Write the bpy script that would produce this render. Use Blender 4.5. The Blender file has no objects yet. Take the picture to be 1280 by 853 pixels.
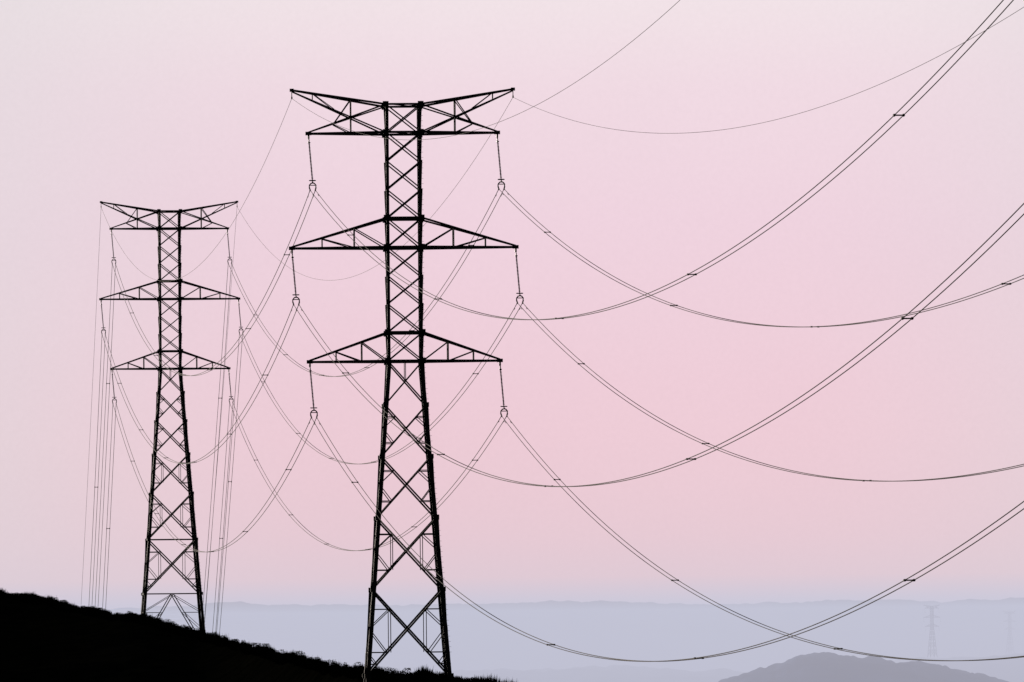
import bpy, math, random
import numpy as np
from mathutils import Vector, Matrix, noise
random.seed(7); rng=np.random.default_rng(7)
S=bpy.context.scene
col=S.collection

# ------------------------------------------------------------------ helpers
class MB:
    def __init__(s): s.v=[]; s.f=[]
    def box(s,c,h,ax=None):
        c=Vector(c); ax=ax or (Vector((1,0,0)),Vector((0,1,0)),Vector((0,0,1)))
        n=len(s.v)
        for k in (-1,1):
            for j in (-1,1):
                for i in (-1,1):
                    s.v.append(tuple(c+ax[0]*h[0]*i+ax[1]*h[1]*j+ax[2]*h[2]*k))
        for q in ((0,2,3,1),(4,5,7,6),(0,1,5,4),(2,6,7,3),(0,4,6,2),(1,3,7,5)):
            s.f.append(tuple(n+i for i in q))
    def beam(s,a,b,w,w2=None):
        a=Vector(a);b=Vector(b);d=b-a
        if d.length<1e-4:return
        z=d.normalized(); up=Vector((0,0,1)) if abs(z.z)<.95 else Vector((0,1,0))
        x=z.cross(up).normalized();y=z.cross(x).normalized()
        s.box((a+b)/2,(w/2,(w2 or w)/2,d.length/2),(x,y,z))
    def angle(s,a,b,w,t=.03,inward=None):
        """L-section member"""
        a=Vector(a);b=Vector(b);d=b-a;z=d.normalized()
        inw=Vector(inward); inw=(inw-z*inw.dot(z)).normalized()
        x=(inw+z.cross(inw)).normalized(); y=(inw-z.cross(inw)).normalized()
        m=(a+b)/2
        s.box(m+x*w/2,(w/2,t/2,d.length/2),(x,y,z))
        s.box(m+y*(w/2+t/2),(t/2,w/2,d.length/2),(x,y,z))
    def tube(s,pts,r,n=6,caps=True):
        pts=[Vector(p) for p in pts]; base=len(s.v)
        for i,p in enumerate(pts):
            d=(pts[min(i+1,len(pts)-1)]-pts[max(i-1,0)]).normalized()
            up=Vector((0,0,1)) if abs(d.z)<.95 else Vector((0,1,0))
            x=d.cross(up).normalized();y=x.cross(d).normalized()
            rr=r[i] if isinstance(r,(list,tuple)) else r
            for k in range(n):
                a=2*math.pi*k/n
                s.v.append(tuple(p+x*math.cos(a)*rr+y*math.sin(a)*rr))
        for i in range(len(pts)-1):
            for k in range(n):
                k2=(k+1)%n
                s.f.append((base+i*n+k,base+i*n+k2,base+(i+1)*n+k2,base+(i+1)*n+k))
        if caps:
            s.f.append(tuple(base+k for k in reversed(range(n))))
            s.f.append(tuple(base+(len(pts)-1)*n+k for k in range(n)))
    def mesh(s,name,mat,smooth=False):
        m=bpy.data.meshes.new(name); m.from_pydata(s.v,[],s.f); m.materials.append(mat)
        if smooth:
            for p in m.polygons:p.use_smooth=True
        m.update(); return m
def obj(name,data,parent=None,loc=(0,0,0)):
    o=bpy.data.objects.new(name,data); col.objects.link(o); o.location=loc
    if parent: o.parent=parent
    return o

def mat(name,c1,c2,scale,rough=.6,metal=0.,bump=0.,detail=6,coords='Object',spec=.25,p1=.35,p2=.68):
    m=bpy.data.materials.new(name); m.use_nodes=True; N=m.node_tree; n=N.nodes; L=N.links
    b=n['Principled BSDF']; tc=n.new('ShaderNodeTexCoord'); nz=n.new('ShaderNodeTexNoise')
    nz.inputs['Scale'].default_value=scale; nz.inputs['Detail'].default_value=detail
    rp=n.new('ShaderNodeValToRGB'); rp.color_ramp.elements[0].position=p1; rp.color_ramp.elements[1].position=p2
    rp.color_ramp.elements[0].color=(*c1,1); rp.color_ramp.elements[1].color=(*c2,1)
    L.new(tc.outputs[coords],nz.inputs['Vector']); L.new(nz.outputs['Fac'],rp.inputs['Fac']); L.new(rp.outputs['Color'],b.inputs['Base Color'])
    b.inputs['Roughness'].default_value=rough; b.inputs['Metallic'].default_value=metal
    b.inputs['Specular IOR Level'].default_value=spec
    if bump:
        bp=n.new('ShaderNodeBump'); bp.inputs['Strength'].default_value=bump
        L.new(nz.outputs['Fac'],bp.inputs['Height']); L.new(bp.outputs['Normal'],b.inputs['Normal'])
    return m
M_steel=mat('weathered_steel',(.012,.009,.011),(.030,.023,.025),1.5,.7,spec=.16)
M_ins=mat('dark_porcelain',(.012,.008,.007),(.025,.016,.014),8,.45,spec=.15)
M_wire=mat('aluminium_conductor_weathered',(.008,.008,.009),(.018,.017,.018),.4,.75,spec=.12)
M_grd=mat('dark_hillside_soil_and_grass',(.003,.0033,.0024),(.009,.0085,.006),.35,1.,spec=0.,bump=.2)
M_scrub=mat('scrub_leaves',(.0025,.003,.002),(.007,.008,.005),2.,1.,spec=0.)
M_far=mat('distant_forest_haze_blue',(.06,.10,.18),(.20,.27,.40),.006,1.,detail=12,spec=0.)  # forest tone with the blue of aerial haze painted into the base colour
M_mid=mat('wooded_hill_haze_blue',(.03,.07,.18),(.13,.20,.36),.02,1.,detail=12,spec=0.)  # woodland, its albedo tinted blue to imitate haze over distance

# ------------------------------------------------------------------ transmission tower
# heights relative to the lowest cross-arm chord
LV=dict(pk=23.35,top=22.0,c1=19.6,i1=14.75,m_up=12.25,c2=9.75,i2=4.95,l_up=2.45,c3=0.,i3=-4.75)
HW=1.5; LEAN=.33
ARMW={'t':8.1,'m':9.6,'l':8.15,'e':9.5}
def tower_lattice(H,k=1.0,flare=.0785,extra_ring=False):
    mb=MB(); Z=lambda q:H+LV[q]
    hw=lambda z:HW if z>=H else HW+flare*(H-z)
    cor=[(-1,-1),(1,-1),(1,1),(-1,1)]
    P=lambda c,z:Vector((c[0]*hw(z),c[1]*hw(z),z))
    # legs
    for c in cor:
        inw=(-c[0],-c[1],0)
        mb.angle(P(c,Z('top')+.1),P(c,H),.21*k,.04,inw)
        mb.angle(P(c,H),P(c,0),.28*k,.05,inw)
        mb.box(P(c,.1),(.45,.45,.25))
    def face_pairs():
        for i in range(4): yield cor[i],cor[(i+1)%4]
    def ring(z,w=.12):
        for a,b in face_pairs(): mb.beam(P(a,z),P(b,z),w*k)
    def xp(z1,z2,w=.095):
        for i,(a,b) in enumerate(face_pairs()):
            n=Vector(((a[0]+b[0])/2,(a[1]+b[1])/2,0))*.05
            mb.beam(P(a,z1)+n,P(b,z2)+n,w*k); mb.beam(P(b,z1)-n,P(a,z2)-n,w*k)
    def split(a,b,n): return [a+(b-a)*i/n for i in range(n+1)]
    for a,b,n in ((Z('top'),Z('c1'),1),(Z('c1'),Z('m_up'),3),(Z('m_up'),Z('c2'),1),(Z('c2'),Z('l_up'),3),(Z('l_up'),Z('c3'),1)):
        s=split(a,b,n)
        for i in range(n): xp(s[i],s[i+1])
    for q in ('top','c1','m_up','c2','l_up','c3'): ring(Z(q),.17 if q!='top' else .15)
    for q in ('top','c1','m_up','c2','l_up','c3'):
        for c in cor:
            p=P(c,Z(q)); mb.box(p+Vector((0,c[1]*.03,0)),(.25,.02,.25)); mb.box(p+Vector((c[0]*.03,0,0)),(.02,.25,.25))
        mb.beam(P(cor[0],Z(q)),P(cor[2],Z(q)),.07); mb.beam(P(cor[1],Z(q)-.08),P(cor[3],Z(q)-.08),.07)
    # flared lower body
    if extra_ring:
        zs=[H]; z=H
        while True:
            h=hw(z)*2*1.12
            if z-h<H*.10+1.2: break
            z-=h; zs.append(z)
    else:
        # five-and-a-half panels ending on the footings
        ws=[1,1.17,1.38,1.62,1.95]; t=sum(ws); zs=[H]
        for w_ in ws: zs.append(zs[-1]-(H-1.0)*w_/t)
    rest=zs[-1]
    for i in range(len(zs)-1):
        a_,b_=zs[i],zs[i+1]; w=.11+.006*i
        xp(a_,b_,w)
        r=hw(a_)/(hw(a_)+hw(b_)); zx=a_+(b_-a_)*r      # crossing height
        for a,b in face_pairs():
            X=(P(a,zx)+P(b,zx))/2
            for p,q in ((a,b),(b,a)):
                u=P(p,a_).lerp(X,.5); l=P(p,b_).lerp(X,.5)
                if i>=1:
                    mb.beam(u,P(p,u.z),.07*k); mb.beam(l,P(p,l.z),.07*k)
                    mb.beam(u,P(p,zx),.065*k); mb.beam(l,P(p,zx),.065*k)
                if i>=3:
                    mb.beam(u,Vector((u.x,u.y,0))+Vector((0,0,l.z)),.06*k)
                if i==len(zs)-2:
                    l2=P(p,b_).lerp(X,.25); mb.beam(l2,P(p,l2.z),.065*k); mb.beam(l2,P(p,l.z),.065*k)
            if i==0:
                mb.beam(X,(P(a,a_)+P(b,a_))/2,.06*k)
        for c in cor: mb.box(P(c,b_),(.17,.17,.2))
    if extra_ring:
        ring(zs[-2],.09)
        ring(rest,.10)
        for a,b in face_pairs():
            top=(P(a,rest)+P(b,rest))/2
            for p in (a,b):
                mb.beam(top,P(p,.3),.10*k)
                for t in (.33,.66):
                    u=top.lerp(P(p,.3),t); mb.beam(u,P(p,u.z),.06*k)
                    u2=top.lerp(P(p,.3),max(t-.33,0.02)); mb.beam(P(p,u.z),u2,.06*k)
    # cross-arms
    def arm(sx,w,zl,zu,posts=(.33,.66)):
        tip=Vector((sx*w,0,zl))
        for sy in (-1,1):
            B=Vector((sx*HW,sy*HW,zl)); U=Vector((sx*HW,sy*HW,zu))
            mb.beam(B,tip,.17*k); mb.beam(U,tip+Vector((0,0,.12)),.14*k)
            prevb,prevu=B,U
            for i,t in enumerate(posts):
                b_=B.lerp(tip,t);u_=U.lerp(tip,t)
                mb.beam(b_,u_,.09*k); mb.beam(prevb,u_,.08*k)
                prevb,prevu=b_,u_
        for t in posts:
            b0=Vector((sx*HW,-HW,zl)).lerp(tip,t); b1=Vector((sx*HW,HW,zl)).lerp(tip,t); mb.beam(b0,b1,.07)
            u0=Vector((sx*HW,-HW,zu)).lerp(tip,t); u1=Vector((sx*HW,HW,zu)).lerp(tip,t); mb.beam(u0,u1,.06)
        tt=[0]+list(posts)
        for i in range(len(tt)-1):
            s=-1 if i%2 else 1
            mb.beam(Vector((sx*HW,-HW*s,zl)).lerp(tip,tt[i]),Vector((sx*HW,HW*s,zl)).lerp(tip,tt[i+1]),.06)
        mb.box(tip+Vector((0,0,.02)),(.26,.10,.15))
    for sx in (-1,1):
        arm(sx,ARMW['m'],Z('c2'),Z('m_up'),(.34,.68))
        arm(sx,ARMW['l'],Z('c3'),Z('l_up'),(.33,.66))
        tq=Vector((sx*ARMW['t'],0,Z('c1'))); tp=Vector((sx*ARMW['e'],0,Z('pk')))
        for sy in (-1,1):
            B=Vector((sx*HW,sy*HW,Z('c1')));U=Vector((sx*HW,sy*HW,Z('top')))
            mb.beam(B,tq,.17*k); mb.beam(U,tq+Vector((0,0,.12)),.11*k)
            mb.beam(U,tp,.15*k); mb.beam(B,tp-Vector((0,0,.12)),.11*k)
            tE=.45*(ARMW['t']-HW)/(ARMW['e']-HW)
            mb.beam(B.lerp(tq,.45),U.lerp(tp,tE),.09*k)
            x_=U.lerp(tq,.68); mb.beam(B.lerp(tq,.45),x_,.07*k); mb.beam(x_,U.lerp(tp,tE),.07*k)
            y_=U.lerp(tp,.78); y2=B.lerp(tp,.78); mb.beam(y_,y2,.07*k)
            mb.beam(B.lerp(tp,.55),y_,.06*k)
        b0=Vector((sx*HW,-HW,Z('c1'))).lerp(tq,.45); b1=Vector((sx*HW,HW,Z('c1'))).lerp(tq,.45); mb.beam(b0,b1,.07)
        mb.box(tq+Vector((0,0,.02)),(.26,.10,.15)); mb.box(tp,(.18,.09,.13))
        mb.beam(tp+Vector((0,0,.05)),tp-Vector((0,0,.62)),.07); mb.box(tp-Vector((0,0,.66)),(.06,.16,.09))
    z=3.
    while z<Z('top'):
        p=P((1,-1),z); mb.beam(p,p+Vector((.18,-.02,0)),.022); z+=.45
    return mb
def insulator(wtip,ztip,wbot,zbot):
    """suspension string with discs, arcing ring, yoke and two clamps"""
    mb=MB(); a=Vector((wtip,0,ztip-.12)); b=Vector((wbot,0,zbot+.62)); d=(b-a)
    mb.tube([a,b],.042,6)
    mb.box(a.lerp(b,.04),(.08,.06,.15)); mb.box(a.lerp(b,.12),(.05,.08,.10))
    n=26; zd=d.normalized()
    for i in range(n):
        p=a.lerp(b,.17+.74*i/(n-1))
        mb.tube([p-zd*.03,p-zd*.005,p+zd*.025],[.055,.105,.055],10)
    mb.box(a.lerp(b,.155),(.11,.11,.035))
    c=a.lerp(b,.95)
    pts=[c+Vector((math.cos(t)*.27,math.sin(t)*.27,0)) for t in np.linspace(0,2*math.pi,17)]
    mb.tube(pts,.04,5,False)
    mb.beam(c-Vector((.27,0,0)),c+Vector((.27,0,0)),.05)
    y=b
    mb.beam(y+Vector((0,0,.08)),y-Vector((0,0,.05)),.14)
    for s in (-1,1):
        pts=[y,y+Vector((s*.15,0,-.04)),y+Vector((s*.28,0,-.20)),y+Vector((s*.28,0,-.42)),y+Vector((s*.225,0,-.60))]
        mb.tube(pts,.06,6)
        mb.tube([Vector((wbot+s*.225,-.28,zbot-.03)),Vector((wbot+s*.225,0,zbot+.02)),Vector((wbot+s*.225,.28,zbot-.03))],.065,6)
    mb.beam(y+Vector((-.25,0,-.2)),y+Vector((.25,0,-.2)),.07)
    return mb

TOWERS={}
def make_tower(key,loc,yaw,H,k=1.0,scale=1.0,extra=False,steel=None,simple=False):
    e=obj('transmission_tower',None,None,loc); e.empty_display_size=5
    e.rotation_euler=(0,0,yaw); e.scale=(scale,)*3
    st=steel or M_steel
    obj('steel_lattice',tower_lattice(H,k,extra_ring=extra).mesh('steel_lattice',st),e)
    for kk,lvl,bot in (('t','c1','i1'),('m','c2','i2'),('l','c3','i3')):
        for s in (-1,1):
            obj('insulator_string',insulator(s*ARMW[kk],H+LV[lvl],s*ARMW[kk]+LEAN,H+LV[bot]).mesh('insulator_string',M_ins if not simple else st),e)
    Mx=Matrix.Translation(loc)@Matrix.Rotation(yaw,4,'Z')@Matrix.Scale(scale,4)
    at={}
    for kk,bot in (('t','i1'),('m','i2'),('l','i3')):
        for s in (-1,1): at[(kk,s)]=(Mx@Vector((s*ARMW[kk]+LEAN,0,H+LV[bot])))
    for s in (-1,1): at[('e',s)]=Mx@Vector((s*ARMW['e'],0,H+LV['pk']-.7))
    TOWERS[key]=(at,(Mx.to_3x3()@Vector((1,0,0))).normalized())
    return e
make_tower(1,(-9.2,548.,-5.0),math.radians(3.0),27.9,k=1.14)
make_tower(2,(-47.75,893.,-3.0),math.radians(5.7),39.6,k=1.2,extra=True)
make_tower(0,(56.14,120.,19.0),math.radians(7.7),27.9,scale=1.25)
make_tower(3,(-80.7,1206.,-158.),math.radians(6.5),27.9)

# ------------------------------------------------------------------ power lines
pl=obj('power_line',None); 
def span(A,B,sc,se,n=160,adj={},r=.027,re=.016):
    (a,pa),(b,pb)=TOWERS[A],TOWERS[B]
    wires=MB(); sp=MB(); ew=MB()
    for (kk,s),p in a.items():
        q=b[(kk,s)]; sag=(se if kk=='e' else sc)+adj.get((kk,s),0)
        def at(t): 
            v=p.lerp(q,t); return Vector((v.x,v.y,v.z-4*sag*t*(1-t)))
        if kk=='e':
            ew.tube([at(i/n) for i in range(n+1)],re,5)
            continue
        for h in (-1,1):
            wires.tube([at(i/n)+pa.lerp(pb,i/n)*.225*h for i in range(n+1)],r,5)
        L=(q-p).length; m=int(L/54.)
        for i in range(m):
            t=(28+54.*i+random.uniform(-4,4)+(6 if kk=='m' else 0))/L
            if t>.98: break
            c=at(t); ax=pa.lerp(pb,t).normalized()
            d=(at(t+.002)-at(t-.002)).normalized(); up=ax.cross(d).normalized()
            sp.box(c,(.225,.03,.03),(ax,d,up))
            for h in (-1,1): sp.box(c+ax*.225*h,(.05,.12,.05),(ax,d,up))
        for t0 in (2.2/L,1-2.2/L):
            for h in (-1,1):
                c=at(t0)+pa*.225*h-Vector((0,0,.09)); d=(at(t0+.002)-at(t0-.002)).normalized()
                sp.tube([c-d*.22,c+d*.22],.012,5); 
                for e_ in (-1,1): sp.tube([c+d*(.22*e_-.05),c+d*(.22*e_+.05)],.032,6)
    obj('conductors',wires.mesh('conductors',M_wire,True),pl)
    obj('earth_wires',ew.mesh('earth_wires',M_wire,True),pl)
    obj('spacers',sp.mesh('spacers',M_wire),pl)
span(1,0,33.0,27.3,n=260,adj={('t',1):.9,('l',1):.6,('t',-1):.2,('l',-1):.45,('m',-1):.4,('m',1):.2,('e',1):-.6,('e',-1):.1})
span(1,2,15.8,12.9,adj={('t',1):.2,('m',1):.2},r=.031,re=.018)
span(2,3,16.,13.,r=.033,re=.02)

# ------------------------------------------------------------------ terrain
F=8000.; R=.0097
def crest_pt(px,y,D):
    xp=px-R*(y-426.5); yp=y+R*(px-640)
    return ((xp-640)/F,(785-yp)/F*D,D)
CR=[crest_pt(*c) for c in ((-2600,560,1400),(-900,640,1150),(-300,692,1020),(-100,724,985),(0,741,960),(60,752,940),(120,766,910),(160,772,885),(190,778,873),(225,788,866),(262,797,850),(300,808,810),(350,820,745),(400,833,690),(450,841,625),(505,846,560),(590,853,537),(700,872,520),(850,900,500),(1280,985,450),(2500,1100,420))]
CA=[c[0] for c in CR];CZ=[c[1] for c in CR];CD=[c[2] for c in CR]
def smooth_interp(x,X,Y):
    return sum(np.interp(x+o,X,Y) for o in (-.003,-.0015,0,.0015,.003))/5 if abs(x)<.3 else float(np.interp(x,X,Y))
def fbm(x,y,sc,o=4): return noise.fractal(Vector((x*sc,y*sc,3.7)),1.,2.,o)
def ground_z(x,y):
    D=math.hypot(x,y); 
    a=x/y if y>1e-3 else (10. if x>0 else -10.)
    a=max(-1.,min(1.,a)) if y>1e-3 else a
    if y<=1e-3: 
        return -1.7-.02*D+fbm(x,y,.02)*min(1,D/30)
    a=max(-.4,min(.4,a))
    Dc=smooth_interp(a,CA,CD);Zc=smooth_interp(a,CA,CZ)
    s=D/Dc
    if s<1:
        w=math.sin(math.pi*s)
        z=-1.7+(Zc+1.7)*s-22*w
        z+=fbm(x,y,.03)*1.2*min(1,w*2)
    else:
        d=D-Dc; g=1-math.exp(-(d/230.)**2)
        z=Zc+(-172-Zc)*g+fbm(x,y,.01)*4*g
    near=math.exp(-((s-1)/.25)**2)
    z+=(fbm(x,y,.11,3)*.32+fbm(x+9,y,.5,2)*.12)*near
    z+=37*math.exp(-((x-56)**2+(y-120)**2)/(2*22.**2))
    return z
angs=[math.radians(v) for v in np.concatenate([np.arange(-180,-9,3.),np.arange(-9,9,.045),np.arange(9,180,3.)])]
sr=list(np.linspace(.004,.8,40))+list(np.linspace(.82,1.06,50))+list(np.linspace(1.08,1.9,30))+[2.1,2.5,3,4,6,9,14,22,35,60,90]
V=[(0,0,-1.7)];Fc=[]
for a in angs:
    ta=max(-.4,min(.4,math.tan(a))) if abs(a)<1.5 else .4
    Dc=smooth_interp(ta,CA,CD)
    for s in sr:
        x=math.sin(a)*s*Dc;y=math.cos(a)*s*Dc
        zf=ground_z(x,y)
        if abs(a)>math.radians(40):
            t=min(1,(abs(a)-math.radians(40))/math.radians(50)); zb=-1.7-172*(1-math.exp(-(math.hypot(x,y)/900)**2))
            zf=zf*(1-t)+zb*t if abs(a)<math.radians(90) else zb
        V.append((x,y,zf))
na=len(angs);ns=len(sr)
for i in range(na):
    j=(i+1)%na
    Fc.append((0,1+j*ns,1+i*ns))
    for k in range(ns-1):
        Fc.append((1+i*ns+k,1+j*ns+k,1+j*ns+k+1,1+i*ns+k+1))
gm=bpy.data.meshes.new('ground');gm.from_pydata(V,[],Fc);gm.materials.append(M_grd)
for p in gm.polygons:p.use_smooth=True
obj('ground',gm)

# grass and low scrub on the near hillside (one mass)
sv=[];sf=[]
def bush(x,y,h,w,n):
    z0=ground_z(x,y)-.05
    for _ in range(n):
        u=random.random()**.8; th=random.uniform(0,6.283); rr=w*math.sqrt(random.random())*(1-.6*u)
        c=Vector((x+math.cos(th)*rr,y+math.sin(th)*rr,z0+h*u))
        l=random.uniform(.05,.11); d=Vector((random.gauss(0,.4),random.gauss(0,.4),random.uniform(.3,1))).normalized()
        q=d.cross(Vector((random.gauss(0,1),random.gauss(0,1),random.gauss(0,1)))).normalized()*l*.4
        b=len(sv); sv.extend([tuple(c-d*l*.6),tuple(c+q),tuple(c+d*l),tuple(c-q)]); sf.append((b,b+1,b+2,b+3))
def grass(x,y,h):
    z0=ground_z(x,y)-.03
    for _ in range(5):
        dx,dy=random.gauss(0,.14),random.gauss(0,.14); b=len(sv)
        sv.extend([(x+dx-.04,y+dy,z0),(x+dx+.04,y+dy,z0),(x+dx+random.gauss(0,.12),y+dy+random.gauss(0,.1),z0+h*random.uniform(.3,1))]); sf.append((b,b+1,b+2))
for _ in range(26000):
    a=random.uniform(-.088,.0); Dc=smooth_interp(a,CA,CD); D=Dc*random.uniform(.99,1.003)
    x=a*D/math.sqrt(1+a*a);y=D/math.sqrt(1+a*a)
    grass(x,y,random.uniform(.2,.75)*max(.35,1+1.3*fbm(x,y,.15,3)))
for _ in range(2200):
    a=random.uniform(-.088,.0); Dc=smooth_interp(a,CA,CD); D=Dc*random.uniform(.992,1.002)
    x=a*D;y=D
    if fbm(x,y,.07,3)>-.12:
        h=random.uniform(.2,.7); bush(x,y,h,h*random.uniform(.8,2.0),int(40+70*h))
for _ in range(110):
    a=random.choice([random.gauss(-.054,.004),random.gauss(-.0365,.0045),random.uniform(-.08,-.01)]); Dc=smooth_interp(a,CA,CD); D=Dc*random.uniform(.995,1.001)
    x=a*D;y=D; h=random.uniform(.5,1.05); bush(x,y,h,h*random.uniform(.7,1.4),190)
sm=bpy.data.meshes.new('scrub_vegetation');sm.from_pydata(sv,[],sf);sm.materials.append(M_scrub)
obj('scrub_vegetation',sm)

# ------------------------------------------------------------------ distant hills
def ridge(name,prof,D0,front,back,m,rough,amin=-.16,amax=.16,na=420,nd=46,seed=0.,base=-176,fine=.0,fs=.02):
    A=[];E=[]
    for px,y in prof:
        xp=px-R*(y-426.5);yp=y+R*(px-640); A.append((xp-640)/F);E.append((785-yp)/F*D0)
    V=[];Fc=[]
    for i in range(na):
        a=amin+(amax-amin)*i/(na-1); zc=float(np.mean([np.interp(a+o,A,E) for o in (-.0010,0,.0010)]))
        for j in range(nd):
            t=j/(nd-1)*2-1
            D=D0+(t*front if t<0 else t*back)
            x=a*D;y=D
            sh=math.cos(t*math.pi/2)**(1.3) if abs(t)<1 else 0
            n1=noise.fractal(Vector((x*.0011+seed,y*.0011,seed)),1.,2.1,6)
            n2=noise.fractal(Vector((x*.010+seed,y*.004,seed)),1.,2.1,4)
            n3=noise.fractal(Vector((x*fs+seed,y*fs,seed)),.6,2.1,3)
            z=base+(zc-base)*sh+rough*sh*(n1*1.0*min(1,abs(t)*3)+n2*.18)+fine*n3*sh
            V.append((x,y,z))
    for i in range(na-1):
        for j in range(nd-1):
            q=i*nd+j; Fc.append((q,q+nd,q+nd+1,q+1))
    me=bpy.data.meshes.new(name);me.from_pydata(V,[],Fc);me.materials.append(m)
    for p in me.polygons:p.use_smooth=True
    return obj(name,me)
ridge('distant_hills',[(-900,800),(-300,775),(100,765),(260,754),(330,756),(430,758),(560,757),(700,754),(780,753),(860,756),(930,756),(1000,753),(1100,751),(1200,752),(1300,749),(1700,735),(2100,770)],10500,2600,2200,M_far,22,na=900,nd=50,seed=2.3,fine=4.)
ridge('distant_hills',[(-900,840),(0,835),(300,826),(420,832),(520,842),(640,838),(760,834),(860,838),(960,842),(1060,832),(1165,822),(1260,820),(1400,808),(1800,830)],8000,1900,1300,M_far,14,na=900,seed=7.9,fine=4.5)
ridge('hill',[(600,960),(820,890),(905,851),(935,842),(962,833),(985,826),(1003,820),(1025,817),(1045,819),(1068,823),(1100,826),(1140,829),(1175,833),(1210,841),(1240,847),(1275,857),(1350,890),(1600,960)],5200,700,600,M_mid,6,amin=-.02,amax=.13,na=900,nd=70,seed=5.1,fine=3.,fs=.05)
# faint pylons standing on the distant ridge
make_tower(4,((1161-640)/F*6900,6900.,-36.),math.radians(20),33.,k=1.5,simple=True)
make_tower(5,((1258-640)/F*8100,8100.,-38.),math.radians(25),30.,k=1.3,simple=True)

# ------------------------------------------------------------------ valley haze (absorbing boxes in the valley; their glow stands in for scattered light)
def haze(name,y0,y1,z0,z1,xw,sig,rad):
    mb=MB(); mb.box((0,(y0+y1)/2,(z0+z1)/2),(xw,(y1-y0)/2,(z1-z0)/2))
    m=bpy.data.materials.new(name); m.use_nodes=True; n=m.node_tree.nodes; L=m.node_tree.links
    n.remove(n['Principled BSDF']); ab=n.new('ShaderNodeVolumeAbsorption'); em=n.new('ShaderNodeEmission'); ad=n.new('ShaderNodeAddShader')
    ab.inputs['Color'].default_value=(0,0,0,1); ab.inputs['Density'].default_value=sig
    em.inputs['Color'].default_value=(*rad,1); em.inputs['Strength'].default_value=sig
    L.new(ab.outputs[0],ad.inputs[0]);L.new(em.outputs[0],ad.inputs[1]);L.new(ad.outputs[0],n['Material Output'].inputs['Volume'])
    return obj(name,mb.mesh(name,m))
haze('valley_haze',2400,30000,-260,72,14000,.00014,(.69,.59,.67))
haze('valley_mist',3400,29000,-255,27,13900,.00026,(.49,.58,.74))

# ------------------------------------------------------------------ world + sun
w=bpy.data.worlds.new('World'); S.world=w; w.use_nodes=True; n=w.node_tree.nodes; L=w.node_tree.links
bg=n['Background']; bg.inputs['Strength'].default_value=1.
SE=math.radians(5); SA=math.radians(-18)  # low sun, ahead-left of the view
sky=n.new('ShaderNodeTexSky'); sky.sky_type='NISHITA'; sky.sun_disc=False; sky.sun_elevation=SE; sky.sun_rotation=SA; sky.dust_density=4
sk=n.new('ShaderNodeVectorMath'); sk.operation='SCALE'; sk.inputs['Scale'].default_value=.05; L.new(sky.outputs[0],sk.inputs[0])
tc=n.new('ShaderNodeTexCoord'); sp=n.new('ShaderNodeSeparateXYZ'); L.new(tc.outputs['Generated'],sp.inputs[0])
def s2l(c): return tuple((v/255/12.92 if v/255<.04045 else ((v/255+.055)/1.055)**2.4) for v in c)+(1,)
mr=n.new('ShaderNodeMapRange'); mr.inputs[1].default_value=-.012; mr.inputs[2].default_value=.118; L.new(sp.outputs['Z'],mr.inputs[0])
rp=n.new('ShaderNodeValToRGB'); cr=rp.color_ramp
stops=[(.0,(232,205,213)),(.13,(232,202,211)),(.20,(236,202,211)),(.38,(238,205,216)),(.58,(239,211,223)),(.74,(240,218,227)),(.84,(241,226,231)),(.92,(239,231,232)),(1.,(235,232,232))]
while len(cr.elements)<len(stops): cr.elements.new(.5)
for e_,(p,c) in zip(cr.elements,stops): e_.position=p; e_.color=s2l(c)
L.new(mr.outputs[0],rp.inputs[0])
dv=n.new('ShaderNodeMath');dv.operation='DIVIDE';L.new(sp.outputs['X'],dv.inputs[0]);L.new(sp.outputs['Y'],dv.inputs[1])
sb=n.new('ShaderNodeMath');sb.operation='SUBTRACT';L.new(dv.outputs[0],sb.inputs[0]);sb.inputs[1].default_value=.008
ab=n.new('ShaderNodeMath');ab.operation='ABSOLUTE';L.new(sb.outputs[0],ab.inputs[0])
m2=n.new('ShaderNodeMapRange');m2.interpolation_type='SMOOTHSTEP';m2.inputs[1].default_value=.03;m2.inputs[2].default_value=.13;m2.inputs[4].default_value=.85;L.new(ab.outputs[0],m2.inputs[0])
mx=n.new('ShaderNodeMix');mx.data_type='RGBA';L.new(m2.outputs[0],mx.inputs[0]);L.new(rp.outputs[0],mx.inputs[6]);mx.inputs[7].default_value=s2l((222,216,220))
nz=n.new('ShaderNodeTexNoise');nz.inputs['Scale'].default_value=14;nz.inputs['Detail'].default_value=2;L.new(tc.outputs['Generated'],nz.inputs['Vector'])
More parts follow.
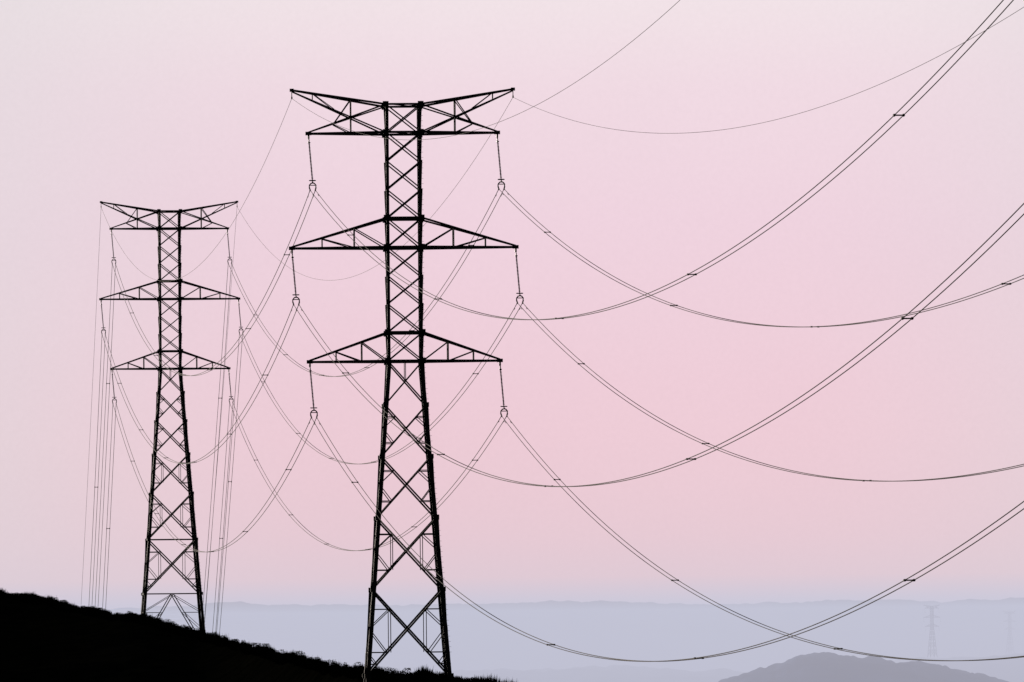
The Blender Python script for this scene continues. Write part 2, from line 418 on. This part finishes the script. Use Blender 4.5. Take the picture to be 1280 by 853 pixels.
# fine mottling of the haze
nf=n.new('ShaderNodeTexNoise');nf.inputs['Scale'].default_value=1500;nf.inputs['Detail'].default_value=4;L.new(tc.outputs['Generated'],nf.inputs['Vector'])
mf=n.new('ShaderNodeMapRange');mf.inputs[3].default_value=-.025;mf.inputs[4].default_value=.025;L.new(nf.outputs['Fac'],mf.inputs[0])
mn=n.new('ShaderNodeMapRange');mn.inputs[3].default_value=.97;mn.inputs[4].default_value=1.03;L.new(nz.outputs['Fac'],mn.inputs[0])
ma=n.new('ShaderNodeMath');ma.operation='ADD';L.new(mn.outputs[0],ma.inputs[0]);L.new(mf.outputs[0],ma.inputs[1])
sc=n.new('ShaderNodeVectorMath');sc.operation='SCALE';L.new(mx.outputs[2],sc.inputs[0]);L.new(ma.outputs[0],sc.inputs['Scale'])
e1=n.new('ShaderNodeMapRange');e1.interpolation_type='SMOOTHSTEP';e1.inputs[1].default_value=.13;e1.inputs[2].default_value=.40;e1.inputs[3].default_value=1;e1.inputs[4].default_value=0;L.new(sp.outputs['Z'],e1.inputs[0])
e2=n.new('ShaderNodeMapRange');e2.interpolation_type='SMOOTHSTEP';e2.inputs[1].default_value=-.1;e2.inputs[2].default_value=.85;L.new(sp.outputs['Y'],e2.inputs[0])
em=n.new('ShaderNodeMath');em.operation='MULTIPLY';L.new(e1.outputs[0],em.inputs[0]);L.new(e2.outputs[0],em.inputs[1])
m3=n.new('ShaderNodeMix');m3.data_type='RGBA';L.new(em.outputs[0],m3.inputs[0]);L.new(sk.outputs[0],m3.inputs[6]);L.new(sc.outputs[0],m3.inputs[7])
L.new(m3.outputs[2],bg.inputs['Color'])
sl=bpy.data.lights.new('sun','SUN'); sl.energy=2.0; sl.angle=math.radians(.5); sl.color=(1,.88,.76)
so=obj('sun',sl,None,(-300,400,200))
d=Vector((math.sin(SA)*math.cos(SE),math.cos(SA)*math.cos(SE),math.sin(SE))); so.rotation_euler=d.to_track_quat('Z','Y').to_euler()

# ------------------------------------------------------------------ camera
cd=bpy.data.cameras.new('camera'); cd.lens=225; cd.sensor_width=36; cd.clip_start=.5; cd.clip_end=80000
co=obj('camera',cd); pit=math.atan((785-426.5)/F)
co.matrix_world=Matrix.Rotation(math.pi/2+pit,4,'X')@Matrix.Rotation(-R,4,'Z')
S.camera=co
S.view_settings.view_transform='Standard'; S.view_settings.look='None'; S.view_settings.exposure=0
